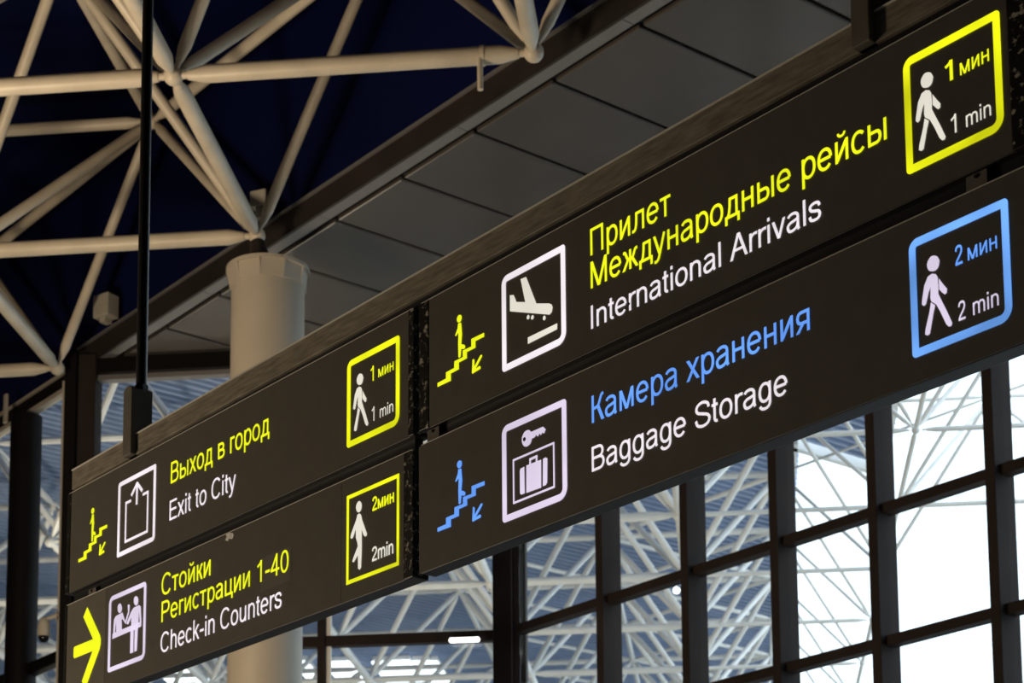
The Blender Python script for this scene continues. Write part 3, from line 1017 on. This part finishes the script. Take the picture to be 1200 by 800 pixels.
# --- lower box: baggage storage
t, s = sign_box('sign_box', 'dark sign box with blue lettering reading Baggage Storage', -4.848, -2.56, 1.757, 2.150, 0.0, 0.0)
stairs(s, -4.8525, -0.4435, M['blue'])
s.ring(-4.4475, -4.164, 1.810, 2.0935, FW, M['lilac'], (0.026, 0.012, 0.034, 0.012))
s.film('key_symbol', [mm(PG['KEYO'], -4.85, 0), mm(PG['KEYS'], -4.85, 0)], M['lilac'])
s.film('key_hole', [mm(PG['KEYH'], -4.85, 0)], M['hole'], 0.0006)
s.ring(-4.3995, -4.2165, 1.8535, 1.9842, 0.0062, M['lilac'], (0.001,) * 4, 'locker_outline')
H_ = mm(PG['CASEH'], -4.85, 0)
s.film('suitcase_symbol', [mm(PG[k], -4.85, 0) for k in ('CASE', 'CASEL', 'CASER')] + [bar(H_[0], H_[1], .0075), bar((H_[1][0] - .004, H_[1][1]), (H_[2][0] + .004, H_[2][1]), .0075), bar(H_[2], H_[3], .0075)], M['lilac'])
s.text('Камера хранения', -4.0587, -3.261, 1.9900, 0.0763, M['blue'], label='blue lettering')
s.text('Baggage Storage', -4.0615, -3.339, 1.8550, 0.0690, M['white'], label='white lettering')
s.ring(-2.9505, -2.6695, 1.8165, 2.0972, FW, M['blue_hot'], (0.026, 0.012, 0.034, 0.012))
walker(s, -4.852, -0.4405, M['lilac'])
s.text('2', -2.8188, -2.7985, 1.9915, 0.0456, M['blue'], bold=1.2)
s.text('мин', -2.7838, -2.703, 1.9915, 0.0292, M['blue'], 519)
s.text('2', -2.8159, -2.7965, 1.8615, 0.0446, M['lilac'], bold=1.1)
s.text('min', -2.7755, -2.7050, 1.8615, 0.0290, M['lilac'], 519)

# brackets joining the upper boxes to the lower ones
for k, (u, lab) in enumerate(((-6.95, 'small black bracket between the Exit to City and Check-in boxes'),
                              (-4.79, 'small dark bracket at the seam between the four sign boxes'),
                              (-2.76, 'small black bracket between the International Arrivals and Baggage Storage boxes'))):
    tt = sign_thing('joining_bracket', lab, 'bracket', u, 2.1505, 0, 'brackets between the sign boxes')
    MB().box(-0.03, 0.03, 0.010, 0.0245, 0.0215 if k == 0 else 0.004, 0.0425).build('strap', M['hanger'], tt, bevel=0.002)
    MB().cyl((0, 0.0105, 0.033), (0, 0.006, 0.033), 0.005, 6).build('bolt', M['black'], tt)

# ------------------------------------------------------------------ small fittings
t = thing('security_camera', 'cream dome security camera on an arm beside the dark corner post', 'camera', (-7.24, YE - 0.10, 5.70))
MB().rings((0, 0, -0.06), (0, 0, 0.14), [(0, 0.066), (0.12, 0.066), (0.17, 0.055), (0.20, 0.03)], 20).build('body', M['cctv'], t, smooth=True)
MB().ball((0, 0, -0.07), 0.058, 10).build('dome', M['dome'], t, smooth=True)
MB().cyl((0, 0, 0.12), (0.16, 0, 0.17), 0.022, 10).build('arm', M['cctv'], t, smooth=True)
MB().box(0.138, 0.150, -0.04, 0.04, 0.10, 0.20).build('wall_plate', M['cctv'], t)

bx = UV(-19.1, 9.86, 8.935)
t = thing('junction_box', 'small pale grey box standing on the soffit edge near the corner post', 'box', bx, (0, 0, -PI / 4 + 0.3))
MB().box(-0.11, 0.11, -0.085, 0.085, 0.05, 0.30).build('housing', M['box'], t, bevel=0.012)
MB().box(-0.04, 0.04, -0.05, 0.05, 0.0, 0.05).build('foot', M['box'], t)

t = thing('junction_box', 'small pale box on the soffit edge just behind the column head', 'box', UV(-16.02, 9.86, 8.935), (0, 0, -PI / 4 + 0.5))
MB().box(-0.085, 0.085, -0.06, 0.06, 0.11, 0.27).build('housing', M['box'], t, bevel=0.01)
MB().box(-0.03, 0.03, -0.04, 0.04, 0.0, 0.11).build('foot', M['box'], t)

lt = thing('linear_lamp', 'bright short tube lamp below the end wall crossbar', 'lamp', (-2.77, YE - 0.055, 5.452))
MB().rings((-0.16, 0, 0), (0.16, 0, 0), [(0, 0.008), (0.012, 0.026), (0.308, 0.026), (0.32, 0.008)], 14).build('tube_light', M['lamp'], lt, smooth=True)
MB().box(-0.13, 0.13, 0.0, 0.05, 0.028, 0.045).build('fixture', M['frame_black'], lt)

rl = [(-12.05, 43.7, 0.95), (-9.25, 43.75, 0.34), (-8.47, 43.9, 0.60), (-7.32, 44.0, 0.84), (-6.68, 44.1, 0.42), (-6.40, 44.15, 0.18), (-6.70, 46.4, 0.5), (-7.9, 46.3, 0.6)]
for k, (x, y, ln) in enumerate(rl):
    t = thing('roof_lamp', 'bright flat lamp panel hung under the far ribbed roof', 'lamp', (x, y, 10.82), (0, 0, 0), 'far lamp panels under the ribbed roof')
    MB().box(-ln / 2, ln / 2, -0.95, 0.95, 0, 0.05).build('diffuser', M['rooflight'], t, bevel=0.02)
    MB().box(-ln / 2 + 0.02, ln / 2 - 0.02, -0.9, 0.9, 0.051, 0.17).build('housing', M['white_steel'], t)
t = thing('globe_lamp', 'small round white lamp under the truss beyond the window wall', 'lamp', (-1.05, 38.2, 10.8))
MB().ball((0, 0, 0), 0.068, 12).build('globe', M['lamp'], t, smooth=True)
MB().cyl((0, 0, 0.08), (0, 0, 0.20), 0.02, 8).build('stem', M['white_steel'], t)
